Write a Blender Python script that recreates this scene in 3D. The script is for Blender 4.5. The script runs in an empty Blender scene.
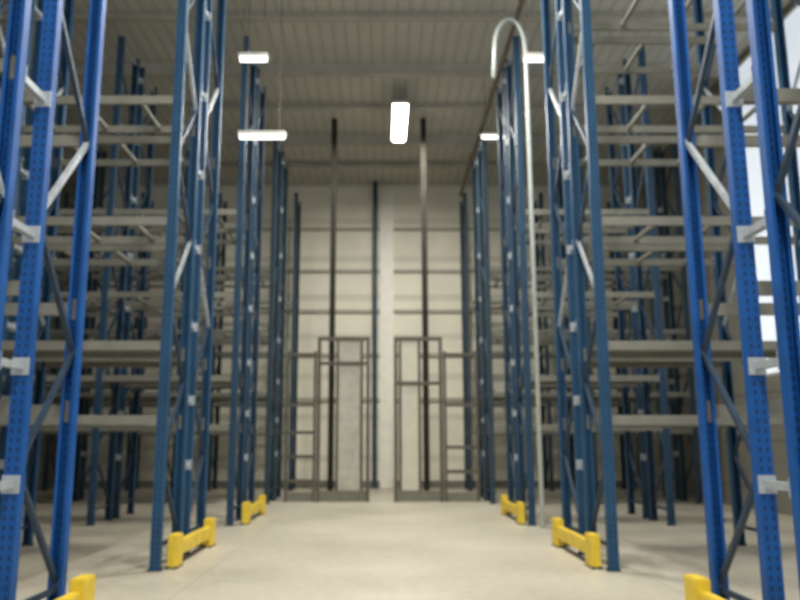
import bpy, bmesh, math, random
from mathutils import Vector, Matrix
random.seed(7)
C = bpy.context.scene.collection
R = math.radians

# ------------------------------------------------------------------ materials
def mat(name, col, rough=0.6, metal=0.0, noise=0.0, nscale=6.0, emis=None, estr=0.0, bump=0.0, col2=None):
    m = bpy.data.materials.new(name); m.use_nodes = True
    nt = m.node_tree; b = nt.nodes['Principled BSDF']
    b.inputs['Base Color'].default_value = (*col, 1)
    b.inputs['Roughness'].default_value = rough
    b.inputs['Metallic'].default_value = metal
    if noise or col2:
        tc = nt.nodes.new('ShaderNodeTexCoord')
        n = nt.nodes.new('ShaderNodeTexNoise'); n.inputs['Scale'].default_value = nscale
        n.inputs['Detail'].default_value = 5
        nt.links.new(tc.outputs['Object'], n.inputs['Vector'])
        r = nt.nodes.new('ShaderNodeValToRGB')
        c2 = col2 or tuple(min(1, c*(1-noise)) for c in col)
        c1 = col if col2 else tuple(min(1, c*(1+noise)) for c in col)
        r.color_ramp.elements[0].position = .32; r.color_ramp.elements[1].position = .68
        r.color_ramp.elements[0].color = (*c2, 1); r.color_ramp.elements[1].color = (*c1, 1)
        nt.links.new(n.outputs['Fac'], r.inputs['Fac'])
        nt.links.new(r.outputs['Color'], b.inputs['Base Color'])
        if bump:
            bp = nt.nodes.new('ShaderNodeBump'); bp.inputs['Strength'].default_value = bump
            nt.links.new(n.outputs['Fac'], bp.inputs['Height']); nt.links.new(bp.outputs['Normal'], b.inputs['Normal'])
    if emis:
        b.inputs['Emission Color'].default_value = (*emis, 1)
        b.inputs['Emission Strength'].default_value = estr
    return m

def math_node(nt, op, a, b=None):
    n = nt.nodes.new('ShaderNodeMath'); n.operation = op
    for i, v in enumerate((a, b)):
        if v is None: continue
        if isinstance(v, (int, float)): n.inputs[i].default_value = v
        else: nt.links.new(v, n.inputs[i])
    return n.outputs[0]

def post_mat(name, col, holecol):
    """blue powder coat with the punched slots every 75 mm down the post"""
    m = mat(name, col, 0.5, 0.0, noise=.18, nscale=3.0)
    nt = m.node_tree; b = nt.nodes['Principled BSDF']; b.inputs['Specular IOR Level'].default_value = .3
    src = b.inputs['Base Color'].links[0].from_socket
    tc = nt.nodes.new('ShaderNodeTexCoord'); sp = nt.nodes.new('ShaderNodeSeparateXYZ')
    nt.links.new(tc.outputs['Object'], sp.inputs[0])
    fz = math_node(nt, 'FRACT', math_node(nt, 'DIVIDE', sp.outputs[2], .075))
    inz = math_node(nt, 'LESS_THAN', math_node(nt, 'ABSOLUTE', math_node(nt, 'SUBTRACT', fz, .5)), .26)
    ax = math_node(nt, 'ABSOLUTE', sp.outputs[0])
    inx = math_node(nt, 'LESS_THAN', math_node(nt, 'ABSOLUTE', math_node(nt, 'SUBTRACT', ax, .030)), .009)
    k = math_node(nt, 'MULTIPLY', inz, inx)
    mx = nt.nodes.new('ShaderNodeMix'); mx.data_type = 'RGBA'
    nt.links.new(k, mx.inputs['Factor']); nt.links.new(src, mx.inputs['A'])
    mx.inputs['B'].default_value = (*holecol, 1)
    nt.links.new(mx.outputs['Result'], b.inputs['Base Color'])
    return m

M = {}
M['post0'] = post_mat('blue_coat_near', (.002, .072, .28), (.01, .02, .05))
M['post1'] = post_mat('blue_hazed_second', (.012, .062, .135), (.01, .02, .04))  # rows behind the nearest: distance haze mixed into the coat colour
M['post2'] = post_mat('blue_hazed_third', (.016, .052, .10), (.01, .02, .04))
M['post3'] = post_mat('blue_hazed_far', (.03, .058, .08), (.01, .02, .04))
M['brace0'] = mat('galvanised_bright', (.40, .44, .47), .45, .25, noise=.15, nscale=9)
M['brace1'] = mat('shaded_brace', (.022, .045, .08), .5, .2, noise=.2, nscale=9)
M['beam'] = mat('grey_cream_beam', (.18, .177, .145), .55, 0, noise=.12, nscale=4)
M['deck'] = mat('deck_panel', (.24, .235, .19), .7, 0, noise=.15, nscale=5)
M['bar'] = mat('support_bar', (.20, .20, .17), .6, .2, noise=.15, nscale=5)
M['yellow'] = mat('safety_yellow', (.74, .53, .035), .5, 0, noise=.12, nscale=5)
M['plate'] = mat('foot_plate_steel', (.05, .06, .08), .6, .4, noise=.2, nscale=12)
M['dark'] = mat('dark_steel', (.022, .02, .014), .9, .1, noise=.15, nscale=4)
M['gatefr'] = mat('gate_frame_steel', (.10, .092, .07), .6, .1, noise=.12, nscale=4)
M['leaf'] = mat('gate_leaf_paint', (.60, .58, .48), .6, 0, noise=.06, nscale=3)
M['leaf2'] = mat('gate_leaf_worn', (.46, .45, .38), .6, 0, noise=.14, nscale=3.5)
M['kick'] = mat('kick_plate_paint', (.17, .17, .13), .7, 0, noise=.12, nscale=4)
M['pale'] = mat('post_gloss_pale', (.60, .66, .64), .35, .15, noise=.08, nscale=5)
M['white'] = mat('wall_glow_white', (.86, .84, .74), .5, 0, noise=.05, nscale=3)
M['housing'] = mat('lamp_housing', (.62, .62, .58), .4, .1, noise=.05, nscale=6)
M['lens'] = mat('lamp_lens', (1, 1, .95), .5, 0, emis=(1, .97, .88), estr=9.0, noise=.01)
M['lens2'] = mat('lamp_lens_small', (1, 1, .95), .5, 0, emis=(1, .99, .95), estr=2.2, noise=.01)
M['pipe'] = mat('sprinkler_pipe', (.20, .15, .10), .5, .2, noise=.15, nscale=6)
M['glass'] = mat('daylight_panel', (.75, .80, .86), .4, 0, emis=(.82, .90, 1), estr=.62, noise=.03, nscale=.6)

def concrete():
    m = bpy.data.materials.new('polished_concrete'); m.use_nodes = True
    nt = m.node_tree; b = nt.nodes['Principled BSDF']; b.inputs['Roughness'].default_value = .42
    tc = nt.nodes.new('ShaderNodeTexCoord')
    n1 = nt.nodes.new('ShaderNodeTexNoise'); n1.inputs['Scale'].default_value = .45; n1.inputs['Detail'].default_value = 6
    n2 = nt.nodes.new('ShaderNodeTexNoise'); n2.inputs['Scale'].default_value = 7; n2.inputs['Detail'].default_value = 8
    for n in (n1, n2): nt.links.new(tc.outputs['Object'], n.inputs['Vector'])
    s = math_node(nt, 'ADD', math_node(nt, 'MULTIPLY', n1.outputs['Fac'], .65), math_node(nt, 'MULTIPLY', n2.outputs['Fac'], .35))
    r = nt.nodes.new('ShaderNodeValToRGB')
    r.color_ramp.elements[0].position = .36; r.color_ramp.elements[0].color = (.40, .365, .285, 1)
    r.color_ramp.elements[1].position = .64; r.color_ramp.elements[1].color = (.56, .52, .42, 1)
    nt.links.new(s, r.inputs['Fac'])
    # saw-cut joints every 5.4 m
    sp = nt.nodes.new('ShaderNodeSeparateXYZ'); nt.links.new(tc.outputs['Object'], sp.inputs[0])
    j = None
    for ax, off in ((0, 2.2), (1, 3.4)):
        f = math_node(nt, 'FRACT', math_node(nt, 'DIVIDE', math_node(nt, 'ADD', sp.outputs[ax], off+54), 5.4))
        k = math_node(nt, 'LESS_THAN', f, .0022)
        j = k if j is None else math_node(nt, 'MAXIMUM', j, k)
    mx = nt.nodes.new('ShaderNodeMix'); mx.data_type = 'RGBA'
    nt.links.new(math_node(nt, 'MULTIPLY', j, .55), mx.inputs['Factor'])
    nt.links.new(r.outputs['Color'], mx.inputs['A']); mx.inputs['B'].default_value = (.12, .11, .09, 1)
    nt.links.new(mx.outputs['Result'], b.inputs['Base Color'])
    return m
M['floor'] = concrete()

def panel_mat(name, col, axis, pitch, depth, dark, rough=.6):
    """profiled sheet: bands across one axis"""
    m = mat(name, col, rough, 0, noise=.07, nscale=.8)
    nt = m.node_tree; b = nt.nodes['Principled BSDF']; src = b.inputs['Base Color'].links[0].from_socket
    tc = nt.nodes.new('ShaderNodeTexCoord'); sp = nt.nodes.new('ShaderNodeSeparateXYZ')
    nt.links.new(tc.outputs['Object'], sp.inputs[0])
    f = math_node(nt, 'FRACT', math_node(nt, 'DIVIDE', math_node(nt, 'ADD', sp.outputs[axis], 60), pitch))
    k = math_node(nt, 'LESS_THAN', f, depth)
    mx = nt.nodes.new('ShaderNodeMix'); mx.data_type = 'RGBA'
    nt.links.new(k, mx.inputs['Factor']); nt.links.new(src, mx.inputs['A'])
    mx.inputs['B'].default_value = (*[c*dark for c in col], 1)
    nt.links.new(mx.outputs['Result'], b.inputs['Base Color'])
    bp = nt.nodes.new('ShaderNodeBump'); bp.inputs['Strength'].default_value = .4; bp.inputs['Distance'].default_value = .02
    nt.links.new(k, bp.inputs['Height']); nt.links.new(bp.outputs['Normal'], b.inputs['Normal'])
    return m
M['wall'] = panel_mat('wall_sheet', (.80, .765, .63), 2, 1.45, .16, .82)
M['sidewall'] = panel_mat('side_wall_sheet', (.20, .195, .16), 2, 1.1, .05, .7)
M['ceil'] = panel_mat('roof_deck', (.50, .49, .43), 0, .30, .28, .82)
M['girder'] = mat('roof_purlin', (.42, .40, .33), .7, 0, noise=.1, nscale=2)

# ------------------------------------------------------------------ mesh helpers
def box(bm, x0, x1, y0, y1, z0, z1):
    v = [bm.verts.new(p) for p in ((x0,y0,z0),(x1,y0,z0),(x1,y1,z0),(x0,y1,z0),(x0,y0,z1),(x1,y0,z1),(x1,y1,z1),(x0,y1,z1))]
    for f in ((0,3,2,1),(4,5,6,7),(0,1,5,4),(1,2,6,5),(2,3,7,6),(3,0,4,7)): bm.faces.new([v[i] for i in f])
def bar(bm, a, b, w, h, up=Vector((0, 0, 1))):
    a, b = Vector(a), Vector(b); d = (b-a); L = d.length; d.normalize()
    s = d.cross(up)
    if s.length < 1e-4: s = d.cross(Vector((1, 0, 0)))
    s.normalize(); u = s.cross(d).normalized()
    v = []
    for t in (a, b):
        for i, j in ((-1,-1),(1,-1),(1,1),(-1,1)): v.append(bm.verts.new(t + s*(i*w/2) + u*(j*h/2)))
    for f in ((0,3,2,1),(4,5,6,7),(0,1,5,4),(1,2,6,5),(2,3,7,6),(3,0,4,7)): bm.faces.new([v[i] for i in f])
def extrude(bm, prof, axis, t0, t1):
    """prof: closed 2D outline; axis 'z': (x,y); 'x': (y,z)"""
    def P(p, t): return (p[0], p[1], t) if axis == 'z' else (t, p[0], p[1])
    a = [bm.verts.new(P(p, t0)) for p in prof]; b = [bm.verts.new(P(p, t1)) for p in prof]
    n = len(prof)
    bm.faces.new(a[::-1]); bm.faces.new(b)
    for i in range(n): bm.faces.new((a[i], a[(i+1) % n], b[(i+1) % n], b[i]))
def tube(bm, pts, r, seg=12):
    pts = [Vector(p) for p in pts]; rings = []
    u = None
    for i, p in enumerate(pts):
        d = (pts[min(i+1, len(pts)-1)] - pts[max(i-1, 0)]).normalized()
        if u is None:
            u = d.orthogonal().normalized()
        u = (u - d*u.dot(d)).normalized(); w = d.cross(u)
        rings.append([bm.verts.new(p + (u*math.cos(2*math.pi*k/seg) + w*math.sin(2*math.pi*k/seg))*r) for k in range(seg)])
    for a, b in zip(rings, rings[1:]):
        for k in range(seg): bm.faces.new((a[k], a[(k+1) % seg], b[(k+1) % seg], b[k]))
    bm.faces.new(rings[0][::-1]); bm.faces.new(rings[-1])
def mesh(name, fn, m, bevel=0, smooth=False):
    bm = bmesh.new(); fn(bm)
    if bevel: bmesh.ops.bevel(bm, geom=bm.edges[:], offset=bevel, segments=2, affect='EDGES', clamp_overlap=True)
    bmesh.ops.recalc_face_normals(bm, faces=bm.faces[:])
    me = bpy.data.meshes.new(name); bm.to_mesh(me); bm.free(); me.materials.append(m)
    if smooth:
        for p in me.polygons: p.use_smooth = len(p.vertices) == 4
    return me
def obj(name, me, parent=None, loc=(0, 0, 0), rz=0):
    o = bpy.data.objects.new(name, me); C.objects.link(o); o.location = loc; o.rotation_euler = (0, 0, rz)
    if parent: o.parent = parent
    return o
def tag(o, label=None, cat=None, group=None, kind=None):
    if label: o['label'] = label
    if cat: o['category'] = cat
    if group: o['group'] = group
    if kind: o['kind'] = kind
    return o
def thing(name, label, cat, loc, group=None, rz=0):
    return tag(obj(name, None, None, loc, rz), label, cat, group)
def struct(name, fn, m, **k):
    return tag(obj(name, mesh(name, fn, m, **k)), kind='structure')

# ------------------------------------------------------------------ dimensions
XL, XR, YF, YB, H = -11.5, 9.0, -5.0, 28.2, 11.15
RH = 10.25                    # rack height
D = 1.1                       # frame depth
BAY = 2.7

# ------------------------------------------------------------------ room shell
struct('floor', lambda b: box(b, XL-.2, XR+.2, YF, YB+.2, -.2, 0), M['floor'])
struct('ceiling', lambda b: box(b, XL-.2, XR+.2, YF, YB+.2, H, H+.2), M['ceil'])
struct('wall_back', lambda b: box(b, XL-.2, XR+.2, YB, YB+.2, 0, H), M['wall'])
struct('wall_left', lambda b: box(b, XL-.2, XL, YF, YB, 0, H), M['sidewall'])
WY0, WY1, WZ0, WZ1 = 5.0, 18.6, 3.1, 11.0
def rw(b):
    box(b, XR, XR+.2, YF, WY0, 0, H); box(b, XR, XR+.2, WY1, YB, 0, H)
    box(b, XR, XR+.2, WY0, WY1, 0, WZ0); box(b, XR, XR+.2, WY0, WY1, WZ1, H)
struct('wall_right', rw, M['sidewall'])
w = struct('window_1', lambda b: box(b, XR+.08, XR+.12, WY0, WY1, WZ0, WZ1), M['glass'])
def wf(b):
    for y in [WY0+.04, WY0+3, WY0+6, WY0+9, WY1-.04]: box(b, XR+.01, XR+.07, y-.04, y+.04, WZ0, WZ1)
    for z in (WZ0+.04, WZ0+3.6, WZ1-.04): box(b, XR+.02, XR+.075, WY0, WY1, z-.03, z+.03)
obj('window_frame', mesh('window_frame', wf, M['housing']), w)
n = 1
for y in (4.0, 8.2, 12.4, 16.2, 18.6, 21.0, 23.4, 25.8):    # transverse purlins under the deck
    big = n in (3, 5, 7)
    def g(b, y=y, big=big):
        hh = .34 if big else .18
        box(b, XL, XR, y-.09, y+.09, H-hh, H-hh+.03); box(b, XL, XR, y-.02, y+.02, H-hh+.03, H); 
    struct('trim_%d' % n, g, M['girder']); n += 1
for z in (3.1, 4.7, 6.3, 7.8, 9.4):                   # wall girts
    struct('trim_%d' % n, lambda b, z=z: box(b, XL, XR, YB-.10, YB, z-.06, z+.06), M['girder']); n += 1
struct('trim_%d' % n, lambda b: box(b, -.08, .42, YB-.16, YB, 0, H-.35), M['white'], bevel=.02); n += 1  # lamp glow down the back wall, built as a pale strip
struct('baseboard_back', lambda b: box(b, XL, XR, YB-.06, YB, 0, .25), M['kick'])

# ------------------------------------------------------------------ pallet racks
PW, PD, T = .13, .10, .007
cp = [(-PW/2, -PD/2), (PW/2, -PD/2), (PW/2, PD/2), (PW/2-.03, PD/2), (PW/2-.03, PD/2-T), (PW/2-T, PD/2-T), (PW/2-T, -PD/2+T),
      (.022, -PD/2+T), (.016, -PD/2+.018), (-.016, -PD/2+.018), (-.022, -PD/2+T),
      (-PW/2+T, -PD/2+T), (-PW/2+T, PD/2-T), (-PW/2+.03, PD/2-T), (-PW/2+.03, PD/2), (-PW/2, PD/2)]
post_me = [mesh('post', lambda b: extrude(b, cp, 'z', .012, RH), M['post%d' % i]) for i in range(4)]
def footfn(b):
    box(b, -.083, .083, -.05, .05, 0, .012)
    for x in (-.074, .074):
        for y in (-.03, .03): bmesh.ops.create_cone(b, cap_ends=True, segments=8, radius1=.008, radius2=.008, depth=.03, matrix=Matrix.Translation((x, y, .022)))
foot_me = mesh('foot_plate', footfn, M['plate'])
RISE = 1.04
def brace_fn(y0, z0, y1, z1):
    def f(b):
        bar(b, (0, y0, z0), (0, y1, z1), .045, .045, Vector((1, 0, 0)))
        for y, z in ((y0, z0), (y1, z1)): box(b, -.035, .035, y-.035, y+.035, z-.035, z+.035)
    return f
# zigzag pieces, two phases (mirror in y) and two tones, lit and shaded
NB = 9
brace_cache = {}
def brace_me(k, phase, tone):
    key = (k % 2, phase, tone)
    if key not in brace_cache:
        far, near = D-.07, .07
        a, b = (far, near) if (k + phase) % 2 == 0 else (near, far)
        brace_cache[key] = mesh('brace', brace_fn(a, 0, b, RISE), M[tone])
    return brace_cache[key]
strut_me = {f: mesh('strut', brace_fn(.07, 0, D-.07, 0), M[f]) for f in ('brace0', 'brace1')}
BL = BAY - PW - .004
def beamfn(b):
    prof = [(-.025, -.06), (.025, -.06), (.025, .03), (.005, .03), (.005, .06), (-.025, .06)]
    extrude(b, prof, 'x', -BL/2+.004, BL/2-.004)
beam_me = mesh('beam', beamfn, M['beam'])
beam_r_me = mesh('beam_rear', lambda b: extrude(b, [(-.005, .03), (-.025, .03), (-.025, -.06), (.025, -.06), (.025, .06), (-.005, .06)], 'x', -BL/2+.004, BL/2-.004), M['beam'])
def connfn(s, fy):
    def f(b):
        box(b, s*BL/2-.004, s*BL/2+.004, -.03, .03, -.10, .10)
        x0, x1 = sorted((s*(BL/2), s*(BL/2+.05)))
        box(b, x0, x1, min(fy*.026, fy*.034), max(fy*.026, fy*.034), -.10, .10)
    return f
conn_me = {(s, fy): mesh('connector', connfn(s, fy), M['beam']) for s in (-1, 1) for fy in (-1, 1)}
barsfn = mesh('support_bar', lambda b: box(b, -.03, .03, .03, D-.03, -.02, .025), M['bar'])
def deckfn(b):
    k = 12
    for i in range(k):
        x = -BL/2 + (i+.5)*BL/k
        box(b, x-BL/k/2+.006, x+BL/k/2-.006, .03, D-.03, .03, .05)
deck_me = mesh('deck_panel', deckfn, M['deck'])
LEVELS = (1.88, 2.85, 4.55, 6.3, 8.0, 9.65)

def rack(side, y0, nb, row, label, group, phase=0, bay=BAY):
    f = (bay-PW-.004)/BL
    sx = side
    root = thing('pallet_rack', label, 'rack', (sx*(2.85 + (.06 if sx > 0 else 0) + ((.12 if sx > 0 else .07) if row == 0 else 0) + ((0, 0, .10, .18)[row] if sx < 0 else 0)), y0, 0), group)
    for i in range(nb+1):
        x = sx*i*bay
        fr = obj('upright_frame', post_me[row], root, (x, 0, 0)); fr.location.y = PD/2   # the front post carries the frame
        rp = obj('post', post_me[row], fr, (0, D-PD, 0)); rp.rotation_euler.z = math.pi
        obj('foot_plate', foot_me, fr, (0, 0, 0)); obj('foot_plate', foot_me, fr, (0, D-PD, 0))
        if i <= 1 or row > 0:
            for k in range(NB):
                tone = 'brace0' if (row == 1 and k in (3, 6)) or (row == 0 and k == 3 and not (side > 0 and phase == 1)) else 'brace1'  # light put into colour: bright copy where a brace is lit, dark elsewhere
                obj('brace', brace_me(k, phase, tone), fr, (0, -PD/2, .35 + k*RISE))
            obj('strut', strut_me['brace1'], fr, (0, -PD/2, .30)); obj('strut', strut_me['brace0'], fr, (0, -PD/2, RH-.12))
    for i in range(nb):
        xc = sx*(i+.5)*bay
        for z in LEVELS[:5 if (row == 1 and side > 0) else 4]:
            for yy, me, fy in ((.037, beam_me, -1), (D-.037, beam_r_me, 1)):
                bo = obj('beam', me, root, (xc, yy, z)); bo.scale.x = f
                for s in (-1, 1): obj('connector', conn_me[(s, fy)], bo)
            if z == 2.85 and row > 0:
                obj('deck_panel', deck_me, root, (xc, 0, z)).scale.x = f
            elif row > 0:
                for t in (-.8, 0, .8): obj('support_bar', barsfn, root, (xc+t, 0, z))
    return root

SIDE = {-1: 'left', 1: 'right'}
ROWY = (4.85, 10.2, 15.6, 21.0)
ORD = ('nearest', 'second', 'third', 'fourth')
DESC = ('bright blue', 'blue', 'hazed dark blue', 'haze-dulled blue')
def spacers(side, row, ya, yb, xs):
    """row spacers tie the two racks of a double row: children of the front rack"""
    pass
sp_mes = [mesh('row_spacer', lambda b, L=L: (box(b, -.03, .03, 0, L, -.03, .03), box(b, -.07, .07, 0, .012, -.07, .07), box(b, -.07, .07, L-.012, L, -.07, .07)), M['brace0']) for L in (.478, .348)]
for side in (-1, 1):
    for row, y in enumerate(ROWY):
        nb = (1, 3, 3, 3)[row] if side < 0 else (1, 1, 1, 2)[row]
        for half in (0, 1):
            where = ('front', 'rear')[half]
            lab = '%s pallet rack, %s half of the %s double row %s of the aisle' % (DESC[row], where, ORD[row], SIDE[side])
            nb_ = 0 if (side > 0 and row == 0 and half == 0) else nb
            r = rack(side, y + half*(D+.35) - (.13 if row == 0 and half == 0 else 0), nb_, row, lab, 'empty pallet racks %s of the main aisle' % SIDE[side], phase=(1-half if row == 0 else half), bay=(3.3 if side > 0 and row == 1 and half == 0 else BAY))
            if half == 0:
                for i in range(1 if side > 0 and row == 1 else nb_+1):
                    for z in (1.27, 2.2, 3.3, 4.5, 5.7, 7.0, 8.4, 9.9)[:8 if row < 2 else 8]:
                        obj('row_spacer', sp_mes[min(row, 1)], r, (side*i*BAY, D, z))
    nb = 3 if side < 0 else 2
    rack(side, 26.4, nb, 3, 'haze-dulled blue single pallet rack against the back wall, %s of the aisle' % SIDE[side],
         'empty pallet racks %s of the main aisle' % SIDE[side])

# ------------------------------------------------------------------ yellow end-of-row guards
GL = 2.35
def railfn(b): box(b, -.045, .045, .15, GL-.15, .13, .32)
rail_me = mesh('rail', railfn, M['yellow'], bevel=.012)
def gpfn(b): box(b, -.065, .065, -.15, .15, .012, .42)
gpost_me = mesh('guard_post', gpfn, M['yellow'], bevel=.012)
def gbfn(b):
    box(b, -.07, .07, -.18, .18, 0, .012)
    for x in (-.05, .05):
        for y in (-.165, .165): bmesh.ops.create_cone(b, cap_ends=True, segments=8, radius1=.012, radius2=.012, depth=.02, matrix=Matrix.Translation((x, y, .02)))
gbase_me = mesh('base_plate', gbfn, M['plate'])
for side in (-1, 1):
    for row, y in enumerate(ROWY):
        if row == 3: continue
        g = thing('rack_guard', 'yellow floor guard at the end of the %s rack row %s of the aisle' % (ORD[row], SIDE[side]),
                  'guard', ((2.745 if row else 2.80) if side > 0 else (-2.69 if row else -2.66), y+.22, 0), 'yellow rack end guards')
        obj('rail', rail_me, g); obj('guard_post', gpost_me, g, (0, .15, 0)); obj('guard_post', gpost_me, g, (0, GL-.15, 0))
        obj('base_plate', gbase_me, g, (0, .15, 0)); obj('base_plate', gbase_me, g, (0, GL-.15, 0))

# ------------------------------------------------------------------ tall steel columns and the gates at the far end of the aisle
def colfn(h, w):
    def f(b):
        box(b, -w/2, w/2, -.09, -.075, .02, h); box(b, -w/2, w/2, .075, .09, .02, h); box(b, -.012, .012, -.075, .075, .02, h)
        box(b, -w/2-.06, w/2+.06, -.16, .16, 0, .02)
    return f
def column(x, y, m, label, w=.16):
    o = obj('steel_column', mesh('steel_column', colfn(H-.005, w), m), None, (x, y, 0)); tag(o, label, 'column'); return o
column(-1.43, 22.15, M['dark'], 'tall dark steel column rising to the roof beside the left gate')
column(1.24, 22.15, M['dark'], 'tall dark steel column rising to the roof in front of the right gate')
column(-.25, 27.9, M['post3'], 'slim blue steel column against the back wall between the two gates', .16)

def gate(x0, x1, label, mid, leafm, rails, leaf):
    W = x1-x0; h = 4.5
    g = thing('metal_gate', label, 'gate', (x0, 21.75, 0))
    def fr(b):
        box(b, 0, .10, -.04, .04, 0, h); box(b, W-.10, W, -.04, .04, 0, h); box(b, .10, W-.10, -.04, .04, h-.11, h)
        box(b, leaf[0]-.03, leaf[0]+.05, -.04, .04, .3, h-.11); box(b, leaf[1]-.05, leaf[1]+.03, -.04, .04, .3, h-.11)
    obj('gate_frame', mesh('gate_frame', fr, M['gatefr']), g)
    for z in rails: obj('cross_rail', mesh('cross_rail', lambda b, z=z: box(b, .10, W-.10, -.045, -.001, z-.05, z+.05), M['gatefr']), g)
    obj('leaf_panel', mesh('leaf_panel', lambda b: box(b, leaf[0]+.05, leaf[1]-.05, 0, .03, .3, h-.11), leafm), g)
    obj('kick_plate', mesh('kick_plate', lambda b: box(b, .10, W-.10, -.03, .0, .02, .3), M['kick']), g)
    hx = leaf[1]-.15 if x0 < 0 else leaf[0]+.15
    obj('handle', mesh('handle', lambda b: (bar(b, (hx, -.10, 1.0), (hx, -.10, 1.35), .03, .03), bar(b, (hx, -.10, 1.03), (hx, 0, 1.03), .02, .02), bar(b, (hx, -.10, 1.32), (hx, 0, 1.32), .02, .02)), M['housing']), g)
    return g
gate(-1.80, -.34, 'tall grey metal gate with worn panel, left of the pale strip at aisle end', 1, M['leaf2'], (3.75,), (.55, 1.25))
gate(.33, 1.68, 'tall metal gate with pale smooth panel, right of the pale strip at aisle end', 1, M['leaf'], (3.2,), (.16, .72))
# guard-rail fence either side of the gates
def fence(x0, x1, zs, label):
    W = x1-x0
    f = thing('rail_fence', label, 'fence', (x0, 21.75, 0))
    for x in (.04, W-.04): obj('fence_post', mesh('fence_post', lambda b, x=x: box(b, x-.04, x+.04, -.04, .04, 0, 4.1), M['gatefr']), f)
    for z in zs: obj('rail', mesh('rail', lambda b, z=z: box(b, .08, W-.08, -.025, .025, z-.045, z+.045), M['gatefr']), f)
    obj('kick_plate', mesh('kick_plate', lambda b: box(b, .08, W-.08, -.015, .015, .02, .25), M['kick']), f)
fence(-2.66, -1.82, (.55, 1.2, 1.85, 2.6, 4.0), 'open steel rail fence closing the gap left of the left gate')
fence(1.70, 2.66, (.8, 1.45, 2.6, 4.0), 'open steel rail fence closing the gap right of the right gate')

# ------------------------------------------------------------------ light fittings
def area(parent, loc, sx, sy, e, col=(1, .96, .88), rot=(0, 0, 0)):
    l = bpy.data.lights.new('lamp_light', 'AREA'); l.shape = 'RECTANGLE'; l.size = sx; l.size_y = sy; l.energy = e; l.color = col
    o = bpy.data.objects.new('lamp_light', l); C.objects.link(o); o.parent = parent; o.location = loc; o.rotation_euler = rot
def highbay(x, y, z, L, W, label, lens, e, along='y', rods=True, group=None, hh=.10):
    t = thing('ceiling_light', label, 'light', (x, y, z), group, 0 if along == 'y' else math.pi/2)
    obj('housing', mesh('housing', lambda b: extrude(b, [(-L/2, 0), (L/2, 0), (L/2-.05, hh), (-L/2+.05, hh)], 'x', -W/2, W/2) if False else box(b, -W/2, W/2, -L/2, L/2, 0, hh), M['housing'], bevel=.015), t)
    def lf(b):
        pr = [(-W/2+.02, 0), (W/2-.02, 0), (W/2-.08, -.07), (-W/2+.08, -.07)]
        a = [b.verts.new((p[0], -L/2+.03, p[1])) for p in pr]; c = [b.verts.new((p[0], L/2-.03, p[1])) for p in pr]
        b.faces.new(a); b.faces.new(c[::-1])
        for i in range(4): b.faces.new((a[i], c[i], c[(i+1) % 4], a[(i+1) % 4]))
    obj('lens', mesh('lens', lf, lens), t)
    if rods:
        for s in (-1, 1): obj('hanger_rod', mesh('hanger_rod', lambda b, s=s: bar(b, (0, s*L*.35, hh), (0, s*L*.35, H-z), .015, .015), M['gatefr']), t)
    if e: area(t, (0, 0, -.10), W*.9, L*.9, e)
    return t
G = 'linear lights over the main aisle'
for i, y in enumerate((21.0, 12.9, 5.5, -1.5)):  # only the far one is in view; nearer ones are added for fill
    highbay(.50, y, 10.55, 2.6, .46,
            ('bright white hanging light over the far end of the main aisle', 'added unseen fill light over the middle of the main aisle, above the picture',
             'added unseen fill light over the near part of the main aisle', 'added unseen fill light over the camera end of the main aisle')[i], M['lens'], 700, group=G)
for (x, y, z, L, e, lab) in ((-2.52, 14.2, 9.0, .58, 0, 'short white light in front of the third rack row, left of the aisle'),
                          (-2.46, 15.15, 7.78, .98, 0, 'wide low white light hung beside the third rack row, left of the aisle'),
                          (3.08, 14.2, 9.0, .62, 0, 'short white light between second and third rack rows, right of the aisle'),
                          (3.05, 19.7, 9.62, .80, 0, 'short white light beside the arched gloss tube, right, in front of fourth rack row')):
    highbay(x, y, z, L, .22, lab, M['lens2'], e, along='x', group='short lights over the cross aisles', hh=.07)

# ------------------------------------------------------------------ pipes and the post gloss tube
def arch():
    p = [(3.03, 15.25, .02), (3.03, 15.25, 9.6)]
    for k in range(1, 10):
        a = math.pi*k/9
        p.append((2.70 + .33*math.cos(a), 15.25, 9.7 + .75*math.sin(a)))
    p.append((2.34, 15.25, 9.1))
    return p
o = obj('post_gloss_tube', mesh('post_gloss_tube', lambda b: tube(b, arch(), .045), M['pale'], smooth=True)); tag(o, 'pale tube made for gloss on the third right rack post, arching at its top', 'pipe')  # gloss along the rack post, shaped as an added pale tube
o = obj('ceiling_pipe', mesh('ceiling_pipe', lambda b: tube(b, [(2.95, -2, 10.72), (2.95, 28.15, 10.72)], .05), M['pipe'], smooth=True)); tag(o, 'brown pipe running under the roof along the right side of the aisle', 'pipe')
for k, y in enumerate((3, 9, 15.3, 20, 25)):
    obj('pipe_hanger', mesh('pipe_hanger', lambda b, y=y: bar(b, (2.95, y, 10.75), (2.95, y, H), .02, .02), M['pipe']), o)

# ------------------------------------------------------------------ world and extra light
wd = bpy.data.worlds.new('World'); bpy.context.scene.world = wd; wd.use_nodes = True
bg = wd.node_tree.nodes['Background']; bg.inputs[0].default_value = (.88, .93, 1, 1); bg.inputs[1].default_value = 1.3

sc = bpy.context.scene
sc.view_settings.view_transform = 'Standard'; sc.view_settings.look = 'None'; sc.view_settings.exposure = 0
sc.cycles.use_denoising = True
sc.cycles.max_bounces = 8; sc.cycles.diffuse_bounces = 5

cam = bpy.data.cameras.new('camera'); co = bpy.data.objects.new('camera', cam); C.objects.link(co)
cam.sensor_width = 36; cam.lens = 780/800*36; cam.shift_x = 18/800
co.location = (0, 0, 1.6); co.rotation_euler = (R(90+10.3), 0, 0); cam.clip_end = 200
cam.dof.use_dof = True; cam.dof.focus_distance = 1.4; cam.dof.aperture_fstop = 35.1/8
sc.camera = co
